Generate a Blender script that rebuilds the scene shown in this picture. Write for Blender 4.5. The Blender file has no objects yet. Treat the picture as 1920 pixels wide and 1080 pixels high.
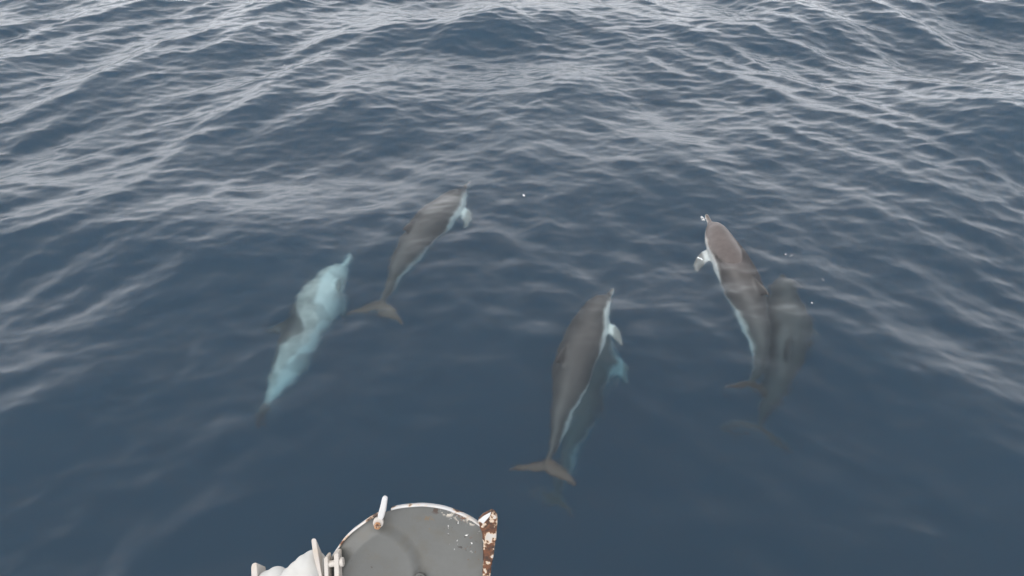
import bpy, bmesh, math, random
import numpy as np
from mathutils import Vector, Matrix, noise

# ------------------------------------------------------------------ camera, sky, sun, exposure
scene = bpy.context.scene
col = scene.collection
R = math.radians
PITCH = R(38.0)          # camera looks down at the water ahead of the bow
EYE = Vector((0.0, 0.0, 3.6))

cam_data = bpy.data.cameras.new('camera')
cam = bpy.data.objects.new('camera', cam_data)
col.objects.link(cam)
cam.location = EYE
cam.rotation_euler = (R(90) - PITCH, 0, 0)
cam_data.sensor_width = 36.0
cam_data.lens = 25.7
cam_data.clip_start = 0.05
cam_data.clip_end = 2000.0
scene.camera = cam

SUN_ELEV, SUN_AZ = R(50), R(-128)      # azimuth measured from +Y (ahead) towards +X
world = bpy.data.worlds.new('World')
scene.world = world
world.use_nodes = True
wt = world.node_tree
for n in list(wt.nodes):
    wt.nodes.remove(n)
sky = wt.nodes.new('ShaderNodeTexSky')
sky.sky_type = 'NISHITA'
sky.sun_disc = False
sky.sun_elevation = SUN_ELEV
sky.sun_rotation = SUN_AZ
sky.air_density = 1.0
sky.dust_density = 4.0
sky.ozone_density = 1.0
hsv = wt.nodes.new('ShaderNodeHueSaturation')
hsv.inputs['Saturation'].default_value = 0.22
wt.links.new(sky.outputs['Color'], hsv.inputs['Color'])
# an even, broken layer of cloud over the whole dome
tc = wt.nodes.new('ShaderNodeTexCoord')
mp = wt.nodes.new('ShaderNodeMapping')
mp.inputs['Scale'].default_value = (1.0, 1.0, 2.6)
cn = wt.nodes.new('ShaderNodeTexNoise')
cn.inputs['Scale'].default_value = 2.3
cn.inputs['Detail'].default_value = 5.0
cn.inputs['Roughness'].default_value = 0.55
cr = wt.nodes.new('ShaderNodeMapRange')
cr.inputs['From Min'].default_value = 0.36
cr.inputs['From Max'].default_value = 0.64
cr.inputs['To Min'].default_value = 0.55
cr.inputs['To Max'].default_value = 0.95
mixc = wt.nodes.new('ShaderNodeMix')
mixc.data_type = 'RGBA'
mixc.inputs[7].default_value = (10.4, 10.5, 10.8, 1)
bg = wt.nodes.new('ShaderNodeBackground')
bg.inputs['Strength'].default_value = 0.13
wo = wt.nodes.new('ShaderNodeOutputWorld')
wt.links.new(tc.outputs['Generated'], mp.inputs['Vector'])
wt.links.new(mp.outputs['Vector'], cn.inputs['Vector'])
wt.links.new(cn.outputs['Fac'], cr.inputs['Value'])
sx = wt.nodes.new('ShaderNodeSeparateXYZ')       # no cloud below the horizon
hz = wt.nodes.new('ShaderNodeMapRange')
hz.inputs['From Min'].default_value = -0.02
hz.inputs['From Max'].default_value = 0.02
ml = wt.nodes.new('ShaderNodeMath'); ml.operation = 'MULTIPLY'
wt.links.new(tc.outputs['Generated'], sx.inputs[0])
wt.links.new(sx.outputs['Z'], hz.inputs['Value'])
wt.links.new(cr.outputs['Result'], ml.inputs[0])
wt.links.new(hz.outputs['Result'], ml.inputs[1])
wt.links.new(ml.outputs[0], mixc.inputs[0])
wt.links.new(hsv.outputs['Color'], mixc.inputs[6])
vr = wt.nodes.new('ShaderNodeMapRange')          # thin bright veil towards the horizon, all round
vr.interpolation_type = 'SMOOTHSTEP'
vr.inputs['From Min'].default_value = 0.05
vr.inputs['From Max'].default_value = 0.75
vr.inputs['To Min'].default_value = 1.95
vr.inputs['To Max'].default_value = 0.80
vs = wt.nodes.new('ShaderNodeVectorMath'); vs.operation = 'SCALE'
wt.links.new(sx.outputs['Z'], vr.inputs['Value'])
wt.links.new(mixc.outputs[2], vs.inputs[0])
wt.links.new(vr.outputs['Result'], vs.inputs['Scale'])
wt.links.new(vs.outputs['Vector'], bg.inputs['Color'])
wt.links.new(bg.outputs['Background'], wo.inputs['Surface'])

sun_data = bpy.data.lights.new('sun', 'SUN')
sun_data.energy = 1.5
sun_data.angle = R(60)                # veiled sun: overcast
sun_data.color = (1.0, 0.96, 0.92)
sun = bpy.data.objects.new('sun', sun_data)
col.objects.link(sun)
sd = Vector((math.cos(SUN_ELEV) * math.sin(SUN_AZ), math.cos(SUN_ELEV) * math.cos(SUN_AZ), math.sin(SUN_ELEV)))
sun.rotation_euler = sd.to_track_quat('Z', 'Y').to_euler()
sun.location = sd * 30

scene.view_settings.view_transform = 'Standard'
scene.view_settings.look = 'None'
scene.view_settings.exposure = 0.12
scene.view_settings.gamma = 1.0
scene.view_settings.use_curve_mapping = False
scene.render.engine = 'CYCLES'
cy = scene.cycles
cy.use_denoising = True
try:
    cy.denoiser = 'OPENIMAGEDENOISE'
except Exception:
    pass
cy.max_bounces = 14
cy.transmission_bounces = 10
cy.glossy_bounces = 5
cy.diffuse_bounces = 4
cy.volume_bounces = 3
cy.caustics_refractive = True
cy.caustics_reflective = True
cy.blur_glossy = 1.0
cy.sample_clamp_indirect = 6.0

# ------------------------------------------------------------------ helpers
def new_mat(name):
    m = bpy.data.materials.new(name)
    m.use_nodes = True
    nt = m.node_tree
    for n in list(nt.nodes):
        nt.nodes.remove(n)
    out = nt.nodes.new('ShaderNodeOutputMaterial')
    return m, nt, out

def N(nt, kind, **vals):
    n = nt.nodes.new(kind)
    for k, v in vals.items():
        if hasattr(n, k):
            setattr(n, k, v)
        else:
            n.inputs[k.replace('_', ' ')].default_value = v
    return n

def link_obj(name, mesh, mat=None, parent=None, smooth=True):
    o = bpy.data.objects.new(name, mesh)
    col.objects.link(o)
    if mat is not None:
        mesh.materials.append(mat)
    if smooth and len(mesh.polygons):
        mesh.polygons.foreach_set('use_smooth', [True] * len(mesh.polygons))
    if parent is not None:
        o.parent = parent
    return o

def tag(o, label=None, cat=None, group=None, kind=None):
    if label: o['label'] = label
    if cat: o['category'] = cat
    if group: o['group'] = group
    if kind: o['kind'] = kind
    return o

def fast_mesh(name, verts, quads):
    me = bpy.data.meshes.new(name)
    nv, nq = len(verts), len(quads)
    me.vertices.add(nv)
    me.vertices.foreach_set('co', np.ascontiguousarray(verts, dtype=np.float32).ravel())
    me.loops.add(nq * 4)
    me.loops.foreach_set('vertex_index', np.ascontiguousarray(quads, dtype=np.int32).ravel())
    me.polygons.add(nq)
    me.polygons.foreach_set('loop_start', np.arange(0, nq * 4, 4, dtype=np.int32))
    me.polygons.foreach_set('loop_total', np.full(nq, 4, dtype=np.int32))
    me.update(calc_edges=True)
    return me

# ------------------------------------------------------------------ the sea surface (sum of wind and bow wave fields)
def wave_tile(n, size, lam_min, lam_max, heading, spread, seed, p=3.4):
    """One periodic wave field: height and horizontal pull, unit rms height. heading: travel direction in radians."""
    rng = np.random.default_rng(seed)
    k1 = 2 * np.pi * np.fft.fftfreq(n, d=size / n)
    kx, ky = np.meshgrid(k1, k1, indexing='xy')
    k = np.hypot(kx, ky)
    k[0, 0] = 1e-6
    lam = 2 * np.pi / k
    amp = k ** (-p / 2.0) * np.exp(-(lam / lam_max) ** 4) * np.exp(-(lam_min / lam) ** 4)
    ang = np.arctan2(ky, kx) - heading
    amp *= np.exp(spread * (np.cos(ang) ** 2 - 1.0))
    amp[0, 0] = 0
    spec = amp * (rng.normal(size=(n, n)) + 1j * rng.normal(size=(n, n)))
    h = np.fft.ifft2(spec)
    dx = np.fft.ifft2(-1j * kx / k * spec).real
    dy = np.fft.ifft2(-1j * ky / k * spec).real
    h = h.real
    s = h.std()
    return [f.astype(np.float32) / s for f in (h, dx, dy)] + [size]

def sample(tile, x, y):
    h, dx, dy, size = tile
    n = h.shape[0]
    u = (x / size * n) % n
    v = (y / size * n) % n
    i0 = np.floor(u).astype(int); j0 = np.floor(v).astype(int)
    fu = u - i0; fv = v - j0
    i0 %= n; j0 %= n
    i1 = (i0 + 1) % n; j1 = (j0 + 1) % n
    r = []
    for f in (h, dx, dy):
        r.append(f[j0, i0] * (1 - fu) * (1 - fv) + f[j0, i1] * fu * (1 - fv) + f[j1, i0] * (1 - fu) * fv + f[j1, i1] * fu * fv)
    return r

def sig(x):
    return 1.0 / (1.0 + np.exp(-np.clip(x, -40, 40)))

# travel directions: crests left of the bow run from far-centre to near-left, those right of it mirror them
SWELL = wave_tile(512, 31.0, 1.6, 6.0, R(100), 2.0, 21) 
BOW_LEFT = wave_tile(512, 27.0, 0.8, 3.6, R(160), 7.0, 33)
BOW_RIGHT = wave_tile(512, 25.0, 0.8, 3.6, R(20), 7.0, 63)
LEFT = wave_tile(1024, 22.3, 0.25, 1.4, R(142), 3.0, 5)
RIGHT = wave_tile(1024, 21.1, 0.25, 1.4, R(38), 3.0, 8)
ACROSS = wave_tile(1024, 19.0, 0.13, 0.75, R(92), 1.6, 21, p=2.9)
CHOP = wave_tile(1024, 9.7, 0.07, 0.32, R(88), 0.7, 34, p=3.0)
RIPPLE = wave_tile(1024, 13.3, 0.24, 0.85, R(60), 0.3, 55, p=3.2)

def sea(x, y):
    """Displacement of the calm-sea point (x, y)."""
    x = np.asarray(x, dtype=np.float64); y = np.asarray(y, dtype=np.float64)
    dist = np.hypot(x, y)
    calm = 0.13 + 0.87 * sig((np.hypot(x * 1.05, (y - 3.4) * 0.85) - 3.7) / 0.65)     # slick water just ahead of the bow
    far = np.exp(-np.maximum(dist - 22, 0) / 12.0)
    far2 = np.exp(-np.maximum(dist - 60, 0) / 60.0)
    wl = sig(-x / 1.2)
    out = [0.0, 0.0, 0.0]
    for tile, amp, ch, w in ((SWELL, 0.050, 0.6, (0.45 + 0.55 * calm) * far2),
                             (BOW_LEFT, 0.032, 0.5, calm * wl * far2),
                             (BOW_RIGHT, 0.032, 0.5, calm * (1 - wl) * far2),
                             (LEFT, 0.0105, 0.6, calm * wl * far),
                             (RIGHT, 0.0105, 0.6, calm * (1 - wl) * far),
                             (ACROSS, 0.0037, 0.8, calm * far),
                             (RIPPLE, 0.0056, 0.6, (1.15 - calm) * far),
                             (CHOP, 0.0018, 0.6, (0.60 + 0.40 * calm) * far)):
        h, dx, dy = sample(tile, x, y)
        a = amp * w
        out[0] = out[0] + a * h
        out[1] = out[1] - a * ch * dx
        out[2] = out[2] - a * ch * dy
    return out

def graded(lo, hi, step, reach, grow=1.13):
    core = np.arange(lo, hi + step * 0.5, step)
    a, s = [], step
    p = core[-1]
    while p < reach:
        s *= grow; p += s; a.append(p)
    b, s = [], step
    p = core[0]
    while p > -reach:
        s *= grow; p -= s; b.append(p)
    return np.array(b[::-1] + list(core) + a)

SEA_DEPTH = 24.0
def build_sea(mat):
    gx = graded(-9.4, 9.4, 0.025, 700.0)
    gy = graded(0.4, 14.2, 0.025, 700.0)
    X, Y = np.meshgrid(gx, gy)
    h, dx, dy = sea(X, Y)
    ny, nx = X.shape
    top = np.stack([X + dx, Y + dy, h], -1).reshape(-1, 3)
    idx = np.arange(ny * nx).reshape(ny, nx)
    q = np.stack([idx[:-1, :-1], idx[:-1, 1:], idx[1:, 1:], idx[1:, :-1]], -1).reshape(-1, 4)
    ring = np.concatenate([idx[0, :], idx[1:, -1], idx[-1, -2::-1], idx[-2:0:-1, 0]])     # counter-clockwise seen from above
    low = top[ring].copy()
    low[:, 2] = -SEA_DEPTH
    b0 = len(top)
    m = len(ring)
    lowi = b0 + np.arange(m)
    sides = np.stack([ring, lowi, np.roll(lowi, -1), np.roll(ring, -1)], -1)
    centre = np.array([[0, 0, -SEA_DEPTH]])
    verts = np.concatenate([top, low, centre])
    c = b0 + m
    # bottom as quads fanned from the centre
    bq = []
    assert m % 2 == 0
    for i in range(0, m, 2):
        bq.append((lowi[i], c, lowi[(i + 2) % m], lowi[i + 1]))
    quads = np.concatenate([q, sides, np.array(bq)])
    me = fast_mesh('sea', verts, quads)
    return link_obj('sea', me, mat)

def sea_material():
    m, nt, out = new_mat('sea_water')
    g = N(nt, 'ShaderNodeBsdfGlass', IOR=1.333, Roughness=0.22)
    g.inputs['Color'].default_value = (1, 1, 1, 1)
    tc = N(nt, 'ShaderNodeTexCoord')
    nz = N(nt, 'ShaderNodeTexNoise', Scale=16.0, Detail=3.0, Roughness=0.55)
    bp = N(nt, 'ShaderNodeBump', Strength=0.35, Distance=0.006)
    nt.links.new(tc.outputs['Object'], nz.inputs['Vector'])
    nt.links.new(nz.outputs['Fac'], bp.inputs['Height'])
    nt.links.new(bp.outputs['Normal'], g.inputs['Normal'])
    nt.links.new(g.outputs['BSDF'], out.inputs['Surface'])
    sc = N(nt, 'ShaderNodeVolumeScatter', Density=0.60, Anisotropy=0.0)
    sc.inputs['Color'].default_value = (0.150, 0.172, 0.215, 1)      # scattering coefficients
    ab = N(nt, 'ShaderNodeVolumeAbsorption', Density=0.62)
    ab.inputs['Color'].default_value = (1 - 0.86, 1 - 0.39, 1 - 0.26, 1)
    ad = N(nt, 'ShaderNodeAddShader')
    nt.links.new(sc.outputs['Volume'], ad.inputs[0])
    nt.links.new(ab.outputs['Volume'], ad.inputs[1])
    nt.links.new(ad.outputs['Shader'], out.inputs['Volume'])
    return m

sea_obj = build_sea(sea_material())
tag(sea_obj, 'dark blue rippled open sea with grey sky reflections', 'sea', kind='structure')

def flat_material(name, rgb, rough=0.9):
    m, nt, out = new_mat(name)
    b = N(nt, 'ShaderNodeBsdfPrincipled', Roughness=rough)
    nz = N(nt, 'ShaderNodeTexNoise', Scale=0.6, Detail=4.0)
    mx = N(nt, 'ShaderNodeMix', data_type='RGBA')
    mx.inputs[6].default_value = (*[c * 0.7 for c in rgb], 1)
    mx.inputs[7].default_value = (*[c * 1.2 for c in rgb], 1)
    nt.links.new(nz.outputs['Fac'], mx.inputs[0])
    nt.links.new(mx.outputs[2], b.inputs['Base Color'])
    nt.links.new(b.outputs['BSDF'], out.inputs['Surface'])
    return m

sb = bmesh.new()
bmesh.ops.create_grid(sb, x_segments=8, y_segments=8, size=900)
me = bpy.data.meshes.new('seabed'); sb.to_mesh(me); sb.free()
seabed = link_obj('seabed', me, flat_material('seabed_mud', (0.03, 0.035, 0.035)))
seabed.location = (0, 0, -SEA_DEPTH - 0.5)
tag(seabed, 'dark muddy seabed far below the water', 'seabed', kind='structure')

# ------------------------------------------------------------------ dolphins
DL = 2.0
# station along the body, half width, upper height, lower height (fractions of the length)
PROFILE = np.array([
    (0.000, .004, .004, .004), (0.006, .0085, .0075, .0080), (0.030, .0110, .0090, .0110), (0.062, .0140, .0120, .0150),
    (0.078, .0210, .0240, .0210), (0.098, .0350, .0420, .0310), (0.130, .0500, .0550, .0450), (0.170, .0630, .0620, .0580),
    (0.220, .0740, .0680, .0700), (0.290, .0840, .0760, .0830), (0.370, .0890, .0820, .0900), (0.450, .0870, .0830, .0890),
    (0.530, .0790, .0780, .0810), (0.610, .0660, .0690, .0700), (0.690, .0500, .0570, .0570), (0.770, .0345, .0440, .0430),
    (0.840, .0225, .0330, .0310), (0.900, .0150, .0230, .0220), (0.945, .0115, .0150, .0150), (0.975, .0100, .0090, .0090), (0.985, .004, .004, .004)])

def fin(bm, sections, seg=14):
    """Loft closed elliptical slices: each section = (leading point, trailing point, thickness, thickness axis)."""
    rings = []
    for lead, trail, th, ax in sections:
        lead, trail, ax = Vector(lead), Vector(trail), Vector(ax).normalized()
        c, h = (lead + trail) / 2, (lead - trail) / 2
        rings.append([bm.verts.new(c + h * math.cos(2 * math.pi * i / seg) + ax * (th / 2) * math.sin(2 * math.pi * i / seg)) for i in range(seg)])
    for a, b in zip(rings, rings[1:]):
        for i in range(seg):
            j = (i + 1) % seg
            bm.faces.new((a[i], a[j], b[j], b[i]))
    bm.faces.new(rings[0]); bm.faces.new(rings[-1])

def rest_dolphin():
    bm = bmesh.new()
    seg = 36
    ts = np.concatenate([np.linspace(0, .012, 4), np.linspace(.02, .14, 18), np.linspace(.155, .985, 52)])
    rings = []
    for t in ts:
        w, hu, hl = (np.interp(t, PROFILE[:, 0], PROFILE[:, k]) * DL for k in (1, 2, 3))
        ring = []
        for i in range(seg):
            a = 2 * math.pi * i / seg
            ca, sa = math.cos(a), math.sin(a)
            # a keel on the tail stock above and below
            ring.append(bm.verts.new((t * DL, w * ca, (hu if sa > 0 else hl) * sa - 0.006 * DL * math.exp(-((t - 0.03) / 0.05) ** 2))))
        rings.append(ring)
    for a, b in zip(rings, rings[1:]):
        for i in range(seg):
            j = (i + 1) % seg
            bm.faces.new((a[i], a[j], b[j], b[i]))
    bm.faces.new(rings[0]); bm.faces.new(rings[-1])
    L = DL
    up = (0, 0, 1)
    for s in (1, -1):                                    # flippers: swept back and down, from behind the head
        fin(bm, [((.215 * L, s * .045 * L, -.045 * L), (.285 * L, s * .050 * L, -.045 * L), .030 * L, (0, s * .5, .85)),
                 ((.226 * L, s * .080 * L, -.056 * L), (.296 * L, s * .074 * L, -.058 * L), .024 * L, (0, s * .5, .85)),
                 ((.252 * L, s * .108 * L, -.072 * L), (.316 * L, s * .094 * L, -.072 * L), .018 * L, (0, s * .5, .85)),
                 ((.290 * L, s * .129 * L, -.086 * L), (.338 * L, s * .114 * L, -.085 * L), .013 * L, (0, s * .5, .85)),
                 ((.338 * L, s * .140 * L, -.094 * L), (.356 * L, s * .132 * L, -.092 * L), .009 * L, (0, s * .5, .85))])
        # flukes: level, swept back, with a notch between
        fin(bm, [((.925 * L, 0, 0), (.988 * L, 0, 0), .018 * L, up),
                 ((.938 * L, s * .030 * L, 0), (1.000 * L, s * .028 * L, 0), .016 * L, up),
                 ((.956 * L, s * .066 * L, 0), (1.006 * L, s * .064 * L, 0), .012 * L, up),
                 ((.980 * L, s * .100 * L, 0), (1.013 * L, s * .098 * L, 0), .010 * L, up),
                 ((1.010 * L, s * .128 * L, 0), (1.024 * L, s * .128 * L, 0), .008 * L, up)])
    side = (0, 1, 0)                                     # dorsal fin
    fin(bm, [((.425 * L, 0, .070 * L), (.565 * L, 0, .062 * L), .024 * L, side),
             ((.448 * L, 0, .088 * L), (.556 * L, 0, .084 * L), .019 * L, side),
             ((.480 * L, 0, .106 * L), (.555 * L, 0, .102 * L), .015 * L, side),
             ((.515 * L, 0, .121 * L), (.562 * L, 0, .118 * L), .011 * L, side),
             ((.552 * L, 0, .131 * L), (.574 * L, 0, .129 * L), .008 * L, side)])
    bmesh.ops.recalc_face_normals(bm, faces=bm.faces)
    me = bpy.data.meshes.new('dolphin_rest')
    bm.to_mesh(me); bm.free()
    o = bpy.data.objects.new('dolphin_rest', me)
    col.objects.link(o)
    rm = o.modifiers.new('weld', 'REMESH'); rm.mode = 'VOXEL'; rm.voxel_size = 0.0125
    sm = o.modifiers.new('soft', 'SMOOTH'); sm.factor = 0.5; sm.iterations = 3
    dg = bpy.context.evaluated_depsgraph_get()
    res = bpy.data.meshes.new_from_object(o.evaluated_get(dg))
    bpy.data.objects.remove(o)
    bpy.data.meshes.remove(me)
    return res

REST = rest_dolphin()
rv = np.empty(len(REST.vertices) * 3, dtype=np.float32)
REST.vertices.foreach_get('co', rv)
rv = rv.reshape(-1, 3).astype(np.float64)
rq = np.array([list(p.vertices) for p in REST.polygons], dtype=np.int32)

def catmull(pts, n=160):
    P = np.array(pts, dtype=float)
    P = np.concatenate([[2 * P[0] - P[1]], P, [2 * P[-1] - P[-2]]])
    out = []
    for i in range(1, len(P) - 2):
        for t in np.linspace(0, 1, n // (len(P) - 3), endpoint=False):
            a, b, c, d = P[i - 1:i + 3]
            out.append(0.5 * (2 * b + (c - a) * t + (2 * a - 5 * b + 4 * c - d) * t * t + (3 * b - a - 3 * c + d) * t ** 3))
    out.append(P[-2])
    out = np.array(out)
    s = np.concatenate([[0], np.cumsum(np.linalg.norm(np.diff(out, axis=0), axis=1))])
    return out, s

def noise3(p, scale, off):
    return np.array([noise.fractal(Vector((a[0] * scale + off, a[1] * scale, a[2] * scale)), 0.9, 2.1, 4) for a in p])

def smooth(a, b, x):
    t = np.clip((x - a) / (b - a), 0, 1)
    return t * t * (3 - 2 * t)

BACK = np.array((0.088, 0.074, 0.071))
PATCH = np.array((0.30, 0.275, 0.255))
BELLY = np.array((0.86, 0.85, 0.82))
FINS = np.array((0.16, 0.088, 0.060))

def dolphin_colours(kind):
    x, y, z = rv[:, 0] / DL, rv[:, 1] / DL, rv[:, 2] / DL
    n1 = noise3(rv, 5.0, 1.7 + len(kind))
    n2 = noise3(rv, 16.0, 9.3)
    zz = z + 0.011 * n1 + 0.006 * n2
    if kind == 'pale':       # wide pale flank, cape dipping under the dorsal fin
        cape = np.interp(x, [0, .08, .15, .3, .42, .52, .60, .66, .8, 1], [.0, .012, .05, .066, .05, -.008, .0, .05, .036, .02])
        belly = np.interp(x, [0, .1, .25, .4, .52, .6, .7, .85, 1], [-.002, .01, .010, -.02, -.050, -.045, -.005, -.0, -.01])
    else:
        cape = np.interp(x, [0, .06, .12, .2, .32, .40, .46, .56, .62, .70, .85, 1], [.0, -.004, .006, .012, .010, -.006, -.028, -.026, -.002, .006, .004, -.01])
        belly = np.interp(x, [0, .06, .12, .2, .32, .40, .46, .56, .62, .70, .85, 1], [-.004, -.010, -.002, .004, .002, -.016, -.040, -.038, -.012, -.002, -.002, -.02])
    k_patch = smooth(.006, -.006, zz - cape)
    k_belly = smooth(.005, -.005, zz - belly)
    patch = PATCH * (1.9 if kind == 'pale' else 1.15)
    c = BACK[None] * (1 + 0.22 * n1 + 0.12 * n2)[:, None]
    c = c * (1 - k_patch[:, None]) + (patch[None] * np.clip(1 + (0.75 if kind == 'pale' else 0.3) * n1 + 0.25 * n2, .25, 1.5)[:, None]) * k_patch[:, None]
    c = c * (1 - k_belly[:, None]) + (BELLY[None] * (1 + 0.10 * n2)[:, None]) * k_belly[:, None]
    if kind == 'pale':       # dusky blotches over the pale side
        n3 = noise3(rv, 7.0, 4.4)
        dusk = smooth(.05, .40, n3) * 0.42 * smooth(.10, .2, x)
        c = c * (1 - dusk[:, None]) + (BACK * 2.0)[None] * dusk[:, None]
    # fins
    w = np.interp(x, PROFILE[:, 0], PROFILE[:, 1]) ; hu = np.interp(x, PROFILE[:, 0], PROFILE[:, 2])
    dorsal = smooth(.004, .014, z - hu) * smooth(.03, .02, np.abs(y))
    flip = smooth(.004, .016, np.abs(y) - w) * smooth(.20, .215, x) * smooth(.36, .34, x)
    fluke = smooth(.925, .95, x)
    for k, cc in ((dorsal, BACK * 0.85), (fluke, FINS)):
        c = c * (1 - k[:, None]) + cc[None] * (1 + 0.15 * n1)[:, None] * k[:, None]
    fc = np.array((0.26, 0.255, 0.245))
    c = c * (1 - flip[:, None]) + fc[None] * (1 + 0.3 * n1 + .15 * n2)[:, None] * flip[:, None]
    # dark eye patch and lip line
    eye = np.exp(-(((x - .112) / .009) ** 2 + ((z + .002) / .008) ** 2))
    c = c * (1 - 0.75 * eye[:, None])
    return np.clip(c, 0.01, 0.9)

def skin_material():
    m, nt, out = new_mat('dolphin_skin')
    b = N(nt, 'ShaderNodeBsdfPrincipled', Roughness=0.42)
    at = N(nt, 'ShaderNodeAttribute', attribute_name='skin')
    nz = N(nt, 'ShaderNodeTexNoise', Scale=26.0, Detail=5.0, Roughness=0.6)
    tcn = N(nt, 'ShaderNodeTexCoord')
    mr = N(nt, 'ShaderNodeMapRange')
    mr.inputs['To Min'].default_value = 0.78
    mr.inputs['To Max'].default_value = 1.22
    vm = N(nt, 'ShaderNodeVectorMath', operation='SCALE')
    nt.links.new(tcn.outputs['Object'], nz.inputs['Vector'])
    nt.links.new(nz.outputs['Fac'], mr.inputs['Value'])
    nt.links.new(at.outputs['Color'], vm.inputs[0])
    nt.links.new(mr.outputs['Result'], vm.inputs['Scale'])
    nt.links.new(vm.outputs['Vector'], b.inputs['Base Color'])
    nt.links.new(b.outputs['BSDF'], out.inputs['Surface'])
    return m

SKIN = skin_material()

def make_dolphin(spine, roll_head, roll_tail, kind, label, girth=1.0):
    P, s = catmull(spine)
    total = s[-1]
    scale = total / DL
    t = rv[:, 0] * scale
    ext = np.minimum(t, total)
    pos = np.stack([np.interp(ext, s, P[:, k]) for k in range(3)], -1)
    T = np.gradient(P, s, axis=0)
    T /= np.linalg.norm(T, axis=1)[:, None]
    tan = np.stack([np.interp(ext, s, T[:, k]) for k in range(3)], -1)
    tan /= np.linalg.norm(tan, axis=1)[:, None]
    pos += tan * (t - ext)[:, None]
    f = -tan
    zhat = np.array([0, 0, 1.0])
    left = np.cross(zhat[None], f); left /= np.linalg.norm(left, axis=1)[:, None]
    r = np.radians(roll_head + (roll_tail - roll_head) * (ext / total) ** 1.5)
    u = np.cos(r)[:, None] * zhat[None] + np.sin(r)[:, None] * left
    u -= (u * f).sum(1)[:, None] * f
    u /= np.linalg.norm(u, axis=1)[:, None]
    right = np.cross(f, u)
    v = pos + right * (rv[:, 1] * scale * girth)[:, None] + u * (rv[:, 2] * scale * girth)[:, None]
    org = np.array(P[len(P) // 2])
    me = fast_mesh('dolphin', v - org, rq)
    a = me.attributes.new('skin', 'FLOAT_COLOR', 'POINT')
    c = np.concatenate([dolphin_colours(kind), np.ones((len(rv), 1))], 1).astype(np.float32)
    a.data.foreach_set('color', c.ravel())
    o = link_obj('dolphin', me, SKIN)
    o.location = org
    return tag(o, label, 'dolphin', 'dolphins swimming ahead of the bow')

make_dolphin([(0.837, 4.812, -0.28), (0.663, 4.486, -0.3), (0.506, 4.076, -0.33), (0.406, 3.722, -0.38), (0.315, 3.414, -0.45), (0.207, 3.098, -0.55)],
             42, 12, 'capped', 'brown-backed dolphin with bright white side stripe and white flipper, uppermost of the centre pair')
make_dolphin([(0.845, 4.99, -1.08), (0.72, 4.56, -1.11), (0.59, 4.11, -1.15), (0.475, 3.77, -1.21), (0.375, 3.47, -1.30), (0.305, 3.26, -1.42)],
             30, 25, 'capped', 'dim grey dolphin mostly hidden deeper beneath the white-striped centre dolphin')
make_dolphin([(-0.428, 6.59, -0.35), (-0.582, 6.251, -0.35), (-0.783, 5.834, -0.36), (-0.924, 5.477, -0.4), (-1.023, 5.082, -0.45), (-1.138, 4.706, -0.6)],
             34, 5, 'capped', 'slim brown dolphin farthest from the bow, pale stripe along its right side')
make_dolphin([(-1.485, 5.535, -0.62), (-1.594, 5.262, -0.65), (-1.698, 4.859, -0.7), (-1.755, 4.469, -0.76), (-1.813, 4.114, -0.86), (-1.922, 3.789, -1.05)],
             92, 70, 'pale', 'pale blue-green dolphin rolled on its side showing a wide light flank', 1.22)
make_dolphin([(1.781, 5.692, 0.02), (1.832, 5.335, -0.06), (1.917, 4.893, -0.2), (1.943, 4.456, -0.36), (1.93, 4.177, -0.5), (1.812, 3.946, -0.75)],
             -14, -40, 'capped', 'grey-brown dolphin breaking the surface with its white-tipped beak')
make_dolphin([(2.395, 5.181, -0.5), (2.323, 4.781, -0.55), (2.21, 4.397, -0.66), (2.101, 4.141, -0.82), (2.012, 3.945, -1.02), (1.932, 3.826, -1.35)],
             -10, -5, 'capped', 'blurred dark dolphin deeper beside the one breaking the surface', 1.25)
bpy.data.meshes.remove(REST)

# ------------------------------------------------------------------ foam flecks
def foam_material():
    m, nt, out = new_mat('foam_white')
    b = N(nt, 'ShaderNodeBsdfPrincipled', Roughness=0.6)
    b.inputs['Base Color'].default_value = (0.8, 0.82, 0.83, 1)
    nt.links.new(b.outputs['BSDF'], out.inputs['Surface'])
    return m

def build_foam():
    rng = random.Random(4)
    bm = bmesh.new()
    spots = [(2.35, 5.02, 3, .05, .006), (1.58, 5.04, 3, .02, .008), (1.75, 5.62, 7, .05, .007), (2.50, 4.66, 2, .05, .005),
             (2.33, 4.43, 1, .06, .004), (0.10, 6.03, 2, .03, .008), (0.32, 6.01, 2, .03, .005), (-3.05, 9.5, 4, .16, .008), (-3.3, 9.2, 2, .1, .007)]
    for x, y, n, sp, r in spots:
        for _ in range(n):
            px, py = x + rng.gauss(0, sp * .5), y + rng.gauss(0, sp * .5)
            h, dx, dy = sea(px, py)
            rr = r * rng.uniform(.5, 1.2)
            M = Matrix.Translation((px + float(dx), py + float(dy), float(h) + rr * .2)) @ Matrix.Rotation(rng.uniform(0, 6.3), 4, 'Z') @ Matrix.Diagonal((rr * rng.uniform(1, 2.2), rr, rr * .55, 1))
            bmesh.ops.create_icosphere(bm, subdivisions=1, radius=1, matrix=M)
    me = bpy.data.meshes.new('foam'); bm.to_mesh(me); bm.free()
    o = link_obj('foam', me, foam_material())
    return tag(o, 'tiny white foam flecks and droplets on the water', 'foam', kind='stuff')
build_foam()

# ------------------------------------------------------------------ bow fittings
# local frame of the fittings: u across the ship, v up and forward, w towards the stern and up
FIT_O = Vector((-0.1838, 0.7514, 2.2879))
FIT_M = Matrix(((1, 0, 0, FIT_O.x), (0, math.sin(PITCH), -math.cos(PITCH), FIT_O.y), (0, math.cos(PITCH), math.sin(PITCH), FIT_O.z), (0, 0, 0, 1)))
MM = 0.0010211

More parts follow.
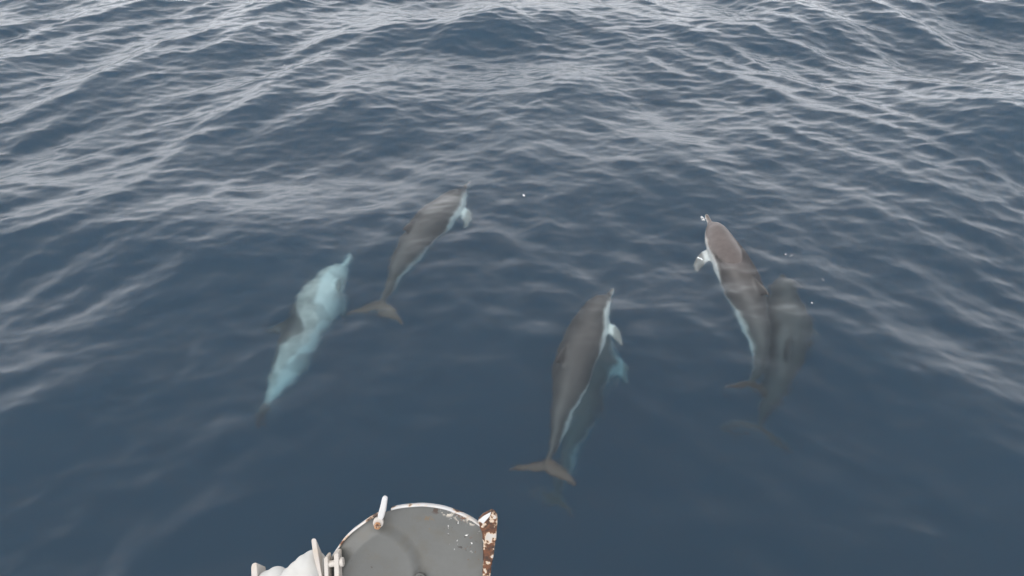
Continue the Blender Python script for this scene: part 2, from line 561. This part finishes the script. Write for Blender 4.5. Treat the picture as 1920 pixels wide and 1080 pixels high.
def paint(name, base, rust=0.0, rough=0.45, chips=None, scale=30.0, stain=0.12):
    """Marine paint with soft grime, rust patches and, round a given spot, dark and pale chips."""
    m, nt, out = new_mat(name)
    b = N(nt, 'ShaderNodeBsdfPrincipled', Roughness=rough)
    tcn = N(nt, 'ShaderNodeTexCoord')
    def nzr(sc, lo, hi, detail=5.0, off=(0, 0, 0), stretch=(1, 1, 1)):
        mpn = N(nt, 'ShaderNodeMapping'); mpn.inputs['Location'].default_value = off; mpn.inputs['Scale'].default_value = stretch
        n = N(nt, 'ShaderNodeTexNoise', Scale=sc, Detail=detail, Roughness=0.6)
        r = N(nt, 'ShaderNodeMapRange'); r.inputs['From Min'].default_value = lo; r.inputs['From Max'].default_value = hi
        nt.links.new(tcn.outputs['Object'], mpn.inputs['Vector']); nt.links.new(mpn.outputs['Vector'], n.inputs['Vector']); nt.links.new(n.outputs['Fac'], r.inputs['Value'])
        return r.outputs['Result']
    def mix(a, colour, fac):
        x = N(nt, 'ShaderNodeMix', data_type='RGBA')
        if isinstance(a, tuple): x.inputs[6].default_value = (*a, 1)
        else: nt.links.new(a, x.inputs[6])
        if isinstance(colour, tuple): x.inputs[7].default_value = (*colour, 1)
        else: nt.links.new(colour, x.inputs[7])
        nt.links.new(fac, x.inputs[0])
        return x.outputs[2]
    def times(a, bb):
        x = N(nt, 'ShaderNodeMath', operation='MULTIPLY')
        nt.links.new(a, x.inputs[0])
        if isinstance(bb, float): x.inputs[1].default_value = bb
        else: nt.links.new(bb, x.inputs[1])
        return x.outputs[0]
    c = mix(base, tuple(k * (1 - stain * 1.6) for k in base), nzr(9.0, .35, .7))
    c = mix(c, tuple(k * v for k, v in zip(base, (1 - stain, 1 - stain * 1.5, 1 - stain * 2.2))), nzr(24.0, .5, .75, off=(3, 1, 7)))
    if rust > 0:
        rc = mix((0.125, 0.048, 0.022), (0.045, 0.023, 0.015), nzr(110.0, .4, .6, off=(1, 8, 2)))
        c = mix(c, (0.52, 0.38, 0.26), nzr(scale, .60 - .22 * rust, .64 - .22 * rust, detail=8, off=(5, 5, 5)))
        c = mix(c, rc, nzr(scale, .64 - .22 * rust, .665 - .22 * rust, detail=8, off=(5, 5, 5)))
    for (cx, cy, rad, colour, sc, lo) in chips or ():
        g = N(nt, 'ShaderNodeVectorMath', operation='DISTANCE')
        g.inputs[1].default_value = (cx, cy, 0)
        sp = N(nt, 'ShaderNodeVectorMath', operation='MULTIPLY'); sp.inputs[1].default_value = (1, 1, 0)
        nt.links.new(tcn.outputs['Object'], sp.inputs[0]); nt.links.new(sp.outputs['Vector'], g.inputs[0])
        r = N(nt, 'ShaderNodeMapRange'); r.inputs['From Min'].default_value = rad; r.inputs['From Max'].default_value = rad * .6
        nt.links.new(g.outputs['Value'], r.inputs['Value'])
        c = mix(c, colour, times(nzr(sc, lo, lo + .03, detail=4, off=(cx * 40, 2, 3), stretch=(1.0, 1.0, 1)), r.outputs['Result']))
    nt.links.new(c, b.inputs['Base Color'])
    bp = N(nt, 'ShaderNodeBump', Strength=0.25, Distance=0.002)
    nt.links.new(nzr(60.0, .2, .8), bp.inputs['Height'])
    nt.links.new(bp.outputs['Normal'], b.inputs['Normal'])
    nt.links.new(b.outputs['BSDF'], out.inputs['Surface'])
    return m

GREY = paint('grey_paint', (0.115, 0.118, 0.113), chips=[
    (.083, .092, .038, (0.05, 0.045, 0.04), 95.0, .62), (.095, .100, .045, (0.75, 0.74, 0.72), 120.0, .645), (.118, .062, .036, (0.11, 0.055, 0.03), 80.0, .62),
    (.062, .146, .017, (0.60, 0.54, 0.46), 60.0, .47), (.086, .138, .018, (0.60, 0.54, 0.46), 70.0, .49), (.108, .127, .014, (0.60, 0.54, 0.46), 70.0, .48), (.040, .150, .016, (0.06, .04, .03), 70.0, .52), (.090, .134, .016, (0.14, .06, .03), 80.0, .56), (.018, .118, .020, (0.13, 0.10, 0.07), 60.0, .55), (-.10, .03, .05, (0.06, .05, .045), 90., .68)])
WHITE = paint('white_paint', (0.56, 0.56, 0.56), rust=0.0)
WHITE_RUST = paint('white_paint_rust_spots', (0.58, 0.575, 0.57), rust=0.30, scale=26.0)
CREAM = paint('aged_white_paint', (0.55, 0.51, 0.47), stain=0.16)
RUSTY = paint('flaking_paint_over_rust', (0.46, 0.43, 0.40), rust=0.74, scale=52.0, rough=0.75)
COPPER = paint('rusty_bolt', (0.40, 0.20, 0.09), rust=0.4, scale=90.0)
DARK = paint('dark_recess_metal', (0.06, 0.058, 0.055))
CLOTH = paint('white_canvas', (0.48, 0.48, 0.465), rough=0.85, stain=0.05)

def px(x, y, w=0.0, c=None):
    """A point of the fittings' frame from a measured position; w is its height off the hood's plane."""
    k = 1 - (w if c is None else c) / 1.4
    return Vector((((x - 960) * k + 180) * MM, ((540 - y) * k + 560) * MM, w))

def bm_obj(name, bm, mat, parent, bevel=0.0, smooth=True):
    bmesh.ops.recalc_face_normals(bm, faces=bm.faces)
    me = bpy.data.meshes.new(name); bm.to_mesh(me); bm.free()
    o = link_obj(name, me, mat, parent, smooth)
    if bevel:
        b = o.modifiers.new('bevel', 'BEVEL'); b.width = bevel; b.segments = 3; b.limit_method = 'ANGLE'; b.angle_limit = R(40); b.harden_normals = True
    return o

def prism(bm, outline, w0, w1):
    a = [bm.verts.new(px(x, y, w0, w1)) for x, y in outline]
    b = [bm.verts.new(px(x, y, w1)) for x, y in outline]
    n = len(a)
    bm.faces.new(a[::-1]); bm.faces.new(b)
    for i in range(n):
        bm.faces.new((a[i], a[(i + 1) % n], b[(i + 1) % n], b[i]))

def rod(bm, p, q, r, seg=16):
    p, q = Vector(p), Vector(q)
    d = q - p
    M = Matrix.Translation((p + q) / 2) @ d.to_track_quat('Z', 'Y').to_matrix().to_4x4()
    bmesh.ops.create_cone(bm, cap_ends=True, segments=seg, radius1=r, radius2=r, depth=d.length, matrix=M)

def fitting(name, label, cat):
    e = bpy.data.objects.new(name, None)
    col.objects.link(e)
    e.empty_display_size = 0.1
    e.matrix_world = FIT_M
    return tag(e, label, cat)

hood = fitting('round_hood', 'round grey metal hood with white rim, clamp handle and rusted right edge', 'metal hood')

# face: shallow dish with a raised dome on its left
RAD = 0.1904
HX, HY = (787.2 - 780) * MM, (1100 - 1136.5) * MM      # the hood's centre in the fittings' frame
CUT = (905 - 780) * MM                              # its right side is cut straight and closed by the flange
def cut_right(bm):
    r = bmesh.ops.bisect_plane(bm, geom=bm.verts[:] + bm.edges[:] + bm.faces[:], plane_co=(CUT, 0, 0), plane_no=(1, 0, 0), clear_outer=True)
    ed = [e for e in r['geom_cut'] if isinstance(e, bmesh.types.BMEdge) and e.is_boundary]
    return ed

def build_face():
    bm = bmesh.new()
    nr, na = 70, 220
    cx, cy_, cr = (690 - 780) * MM - HX, (1100 - 1080) * MM - HY, 95 * MM
    rows = []
    for i in range(nr + 1):
        r = RAD * i / nr
        row = []
        for j in range(na):
            a = 2 * math.pi * j / na
            x, y = r * math.cos(a), r * math.sin(a)
            z = -0.020 + 0.016 * (r / RAD) ** 2
            d = math.hypot(x - cx, y - cy_)
            k = max(0.0, min(1.0, (cr + 0.010 - d) / 0.026)); k = k * k * (3 - 2 * k)
            z += 0.014 * k * max(0.0, min(1.0, (RAD - r) / 0.03)) + 0.0012 * noise.noise(Vector((x * 22, y * 22, 0)))
            row.append(bm.verts.new((x + HX, y + HY, z)))
            if i == 0: break
        rows.append(row)
    for j in range(na):
        bm.faces.new((rows[0][0], rows[1][j], rows[1][(j + 1) % na]))
    for i in range(1, nr):
        for j in range(na):
            k = (j + 1) % na
            bm.faces.new((rows[i][j], rows[i + 1][j], rows[i + 1][k], rows[i][k]))
    cut_right(bm)
    return bm_obj('face_plate', bm, GREY, hood)
build_face()

def ring_band(name, mat, prof, parent, a0=0.0, a1=2 * math.pi, seg=260, wobble=0.0):
    """Lathe a closed profile (r, w) about the hood's axis between two angles."""
    bm = bmesh.new()
    full = abs(a1 - a0 - 2 * math.pi) < 1e-6
    n = seg if full else seg + 1
    rings = []
    for j in range(n):
        a = a0 + (a1 - a0) * j / seg
        dr = wobble * noise.noise(Vector((math.cos(a) * 6, math.sin(a) * 6, 3)))
        rings.append([bm.verts.new(((r + dr) * math.cos(a) + HX, (r + dr) * math.sin(a) + HY, w + dr)) for r, w in prof])
    m = len(prof)
    for j in range(seg):
        A, B = rings[j], rings[(j + 1) % n]
        for i in range(m):
            k = (i + 1) % m
            bm.faces.new((A[i], B[i], B[k], A[k]))
    if not full:
        bm.faces.new(rings[0]); bm.faces.new(rings[-1])
    ed = cut_right(bm)
    if ed:
        bmesh.ops.holes_fill(bm, edges=ed, sides=0)
    return bm_obj(name, bm, mat, parent)

lip = [(RAD + .0002, .002), (RAD + .0016, .0034), (RAD + .0036, .002), (RAD + .0036, -.012), (RAD + .0002, -.012), (RAD + .0002, -.006)]
# the rim is broken where the clamp passes
ring_band('rim', WHITE_RUST, lip, hood, R(-240), R(106.5), wobble=.0012)
ring_band('rim', WHITE_RUST, lip, hood, R(112.5), R(119.9), wobble=.0012, seg=20)
back = [(RAD - .006, -.011), (RAD - .030, -.055), (.10, -.11), (.02, -.13), (.02, -.12), (.09, -.10), (RAD - .036, -.05), (RAD - .012, -.011)]
ring_band('back_shell', GREY, back, hood, seg=120)

# hub ring near the lower edge of the picture
bm = bmesh.new()
rod(bm, px(786, 1088, -.022), px(786, 1088, -.006), 0.013, 24)
hub = bm_obj('hub', bm, GREY, hood, bevel=.002)
bm = bmesh.new()
rod(bm, px(787, 1086, -.004), px(787, 1086, .002), 0.006, 6)
bm_obj('nut', bm, DARK, hub)

# clamp: flat bar through the rim, with a rusty bolt at its foot
bm = bmesh.new()
prism(bm, [(716.5, 933), (720, 931.5), (725, 932.5), (726, 936), (723, 958), (719, 972), (714, 980), (707, 978), (708, 966), (712, 952)], .012, .022)
clamp = bm_obj('clamp', bm, WHITE, hood, bevel=.003)
bm = bmesh.new()
rod(bm, px(710, 977, -.012), px(709, 981, .024), .0098, 20)
bm_obj('clamp_boss', bm, CREAM, hood, bevel=.003)
bm = bmesh.new()
rod(bm, px(708, 985, .018), px(707.5, 987, .030), .0072, 6)
bm_obj('bolt', bm, COPPER, clamp, bevel=.0015)
bm = bmesh.new()
rod(bm, px(707.6, 986.4, .029), px(707.3, 987.4, .034), .0036, 12)
bm_obj('bolt_stem', bm, COPPER, clamp)

# rusted flange plate on the right edge
def build_flange():
    rng = random.Random(3)
    left = [(896, 978), (905, 970), (913, 965.5), (921, 961.5), (926, 963)]
    right = [(930.5, 970), (932.5, 980), (931, 996), (930, 1012), (926.5, 1030), (925, 1046), (921.5, 1060), (919, 1080), (918.5, 1110), (919, 1230)]
    backl = [(903, 1230), (903, 1110), (904.5, 1080), (906, 1050), (906, 1020), (904, 1003), (900, 990)]
    pts = left + right + backl
    # finely broken outline where the paint has flaked
    fine = []
    for i, (x, y) in enumerate(pts):
        x2, y2 = pts[(i + 1) % len(pts)]
        n = max(1, int(math.hypot(x2 - x, y2 - y) / 6))
        for k in range(n):
            t = k / n
            j = 0 if y < 966 else 0.9
            fine.append((x + (x2 - x) * t + rng.uniform(-j, j), y + (y2 - y) * t + rng.uniform(-j, j)))
    bm = bmesh.new()
    prism(bm, fine, -.014, .010)
    return bm_obj('edge_flange', bm, RUSTY, hood, bevel=.0018, smooth=False)
build_flange()
bm = bmesh.new()
prism(bm, [(897, 977), (905.5, 969), (913.5, 964.5), (921, 960.5), (919, 968), (912, 976), (906, 983)], .0098, .0118)
bm_obj('flange_cap', bm, WHITE, hood, bevel=.001)

# hinge on the left: two plates on a pin
for (x0, x1, y0) in ((607, 614.5, 1046), (625.5, 634.5, 1039)):
    bm = bmesh.new()
    prism(bm, [(x0, y0 + 3), (x0 + 2, y0), (x1 - 1, y0 - 1), (x1, y0 + 2), (x1 + 2, 1110), (x0 + 2, 1110)], .004, .030)
    bm_obj('hinge_plate', bm, CREAM, hood, bevel=.0015)
bm = bmesh.new()
rod(bm, px(612, 1058.5, .022), px(640, 1055.5, .022), .0062, 18)
bm_obj('hinge_pin', bm, CREAM, hood, bevel=.001)
bm = bmesh.new()
rod(bm, px(637.5, 1054.5, .022), px(644.5, 1053.5, .022), .0088, 14)
bm_obj('pin_head', bm, CREAM, hood, bevel=.002)

# post that carries the hood down to the bow (below the picture)
bm = bmesh.new()
inv = FIT_M.inverted()
rod(bm, Vector((0, -.06, -.12)), inv @ Vector((-0.16, 0.60, 1.86)), .035, 24)
bm_obj('post', bm, GREY, hood)

# white wrapped fitting with two upright lugs, left of the hood
def gusset(bm, outline, w1, w0, drop):
    """A lug whose upper edge falls away from the viewer's side."""
    top = min(y for x, y in outline)
    a = [bm.verts.new(px(x, y, w1)) for x, y in outline]
    b = []
    for x, y in outline:
        p = px(x, y, w1)
        b.append(bm.verts.new((p.x, p.y - drop * MM * max(0.0, 1 - (y - top) / 110), w0)))
    n = len(a)
    bm.faces.new(a); bm.faces.new(b[::-1])
    for i in range(n):
        bm.faces.new((a[i], b[i], b[(i + 1) % n], a[(i + 1) % n]))

wrapf = fitting('wrapped_fitting', 'lumpy white wrapped fitting with two upright lugs left of the round hood', 'deck fitting')
bm = bmesh.new()
gusset(bm, [(583.5, 1013), (585.5, 1010), (591, 1009.5), (592.5, 1012), (603.5, 1080), (612, 1130), (604, 1130), (596.5, 1080), (586, 1036)], .020, -.040, 58)
bm_obj('lug', bm, CREAM, wrapf, bevel=.0015)
bm = bmesh.new()
gusset(bm, [(470.5, 1064), (472.5, 1058), (476, 1056), (480, 1055), (481.5, 1058), (482.5, 1080), (484, 1130), (472, 1130)], .010, -.040, 26)
bm_obj('lug', bm, CREAM, wrapf, bevel=.0015)

def lump(pts, name):
    """Canvas wrapping: overlapping folded rolls given as (x, y, radius px, w)."""
    bm = bmesh.new()
    for x, y, r, w, sx, sy in pts:
        M = Matrix.Translation(px(x, y, w)) @ Matrix.Diagonal((r * MM * sx, r * MM * sy, r * MM, 1))
        bmesh.ops.create_icosphere(bm, subdivisions=3, radius=1, matrix=M)
    o = bm_obj(name, bm, CLOTH, wrapf)
    rm = o.modifiers.new('weld', 'REMESH'); rm.mode = 'VOXEL'; rm.voxel_size = .0022; rm.use_smooth_shade = True
    s = o.modifiers.new('soft', 'SMOOTH'); s.iterations = 4
    return o
lump([(585, 1075, 42, -.01, .72, 1.0), (573, 1062, 22, .0, 1, 1.0), (562, 1078, 26, .0, 1, 1.05), (548, 1092, 28, .0, 1.1, 1.0), (590, 1110, 48, -.02, 1, 1), (530, 1110, 40, -.02, 1, 1)], 'wrapping')
lump([(519, 1084, 22, .0, 1.0, .95), (504, 1092, 24, .0, 1.0, .9), (530, 1086, 17, .0, .8, 1.05), (500, 1112, 34, -.01, 1, 1)], 'wrapping')
# base block the fitting stands on (below the picture)
bm = bmesh.new()
prism(bm, [(462, 1126), (625, 1126), (625, 1190), (462, 1190)], -.06, .03)
bm_obj('base_block', bm, WHITE, wrapf, bevel=.004)

# ------------------------------------------------------------------ the ship's bow that carries the fittings (just below the picture)
def build_bow():
    bm = bmesh.new()
    deck_z, n = 1.86, 24
    tops, mids, lows = [], [], []
    def half(y, tip, k):   # half breadth at y
        return k * max(0.0, (tip - y)) ** 0.62
    ys = [0.80 - 9.0 * (i / n) ** 1.6 for i in range(n + 1)]
    rows = []
    for y in ys:
        t = 0.80 - y
        b = half(y, 0.80, .95) + .05
        wl = half(y - 0.0, 0.80, .55) * .8 + .02
        y2 = y - .55
        rows.append([(-wl * .5, y2 - .15, -1.6), (-wl, y2, -.1), (-b, y, deck_z), (b, y, deck_z), (wl, y2, -.1), (wl * .5, y2 - .15, -1.6)])
    V = [[bm.verts.new(p) for p in r] for r in rows]
    for A, B in zip(V, V[1:]):
        for i in range(5):
            bm.faces.new((A[i], A[i + 1], B[i + 1], B[i]))
        bm.faces.new((A[5], A[0], B[0], B[5]))
    bm.faces.new(V[0]); bm.faces.new(V[-1])
    return bm_obj('hull', bm, paint('hull_paint', (0.30, 0.31, 0.32)), None, smooth=False)
hull = build_bow()
hull.name = 'ship_bow'
tag(hull, 'grey steel ship bow carrying the round hood and wrapped fitting', 'ship bow')
bpy.context.view_layer.update()
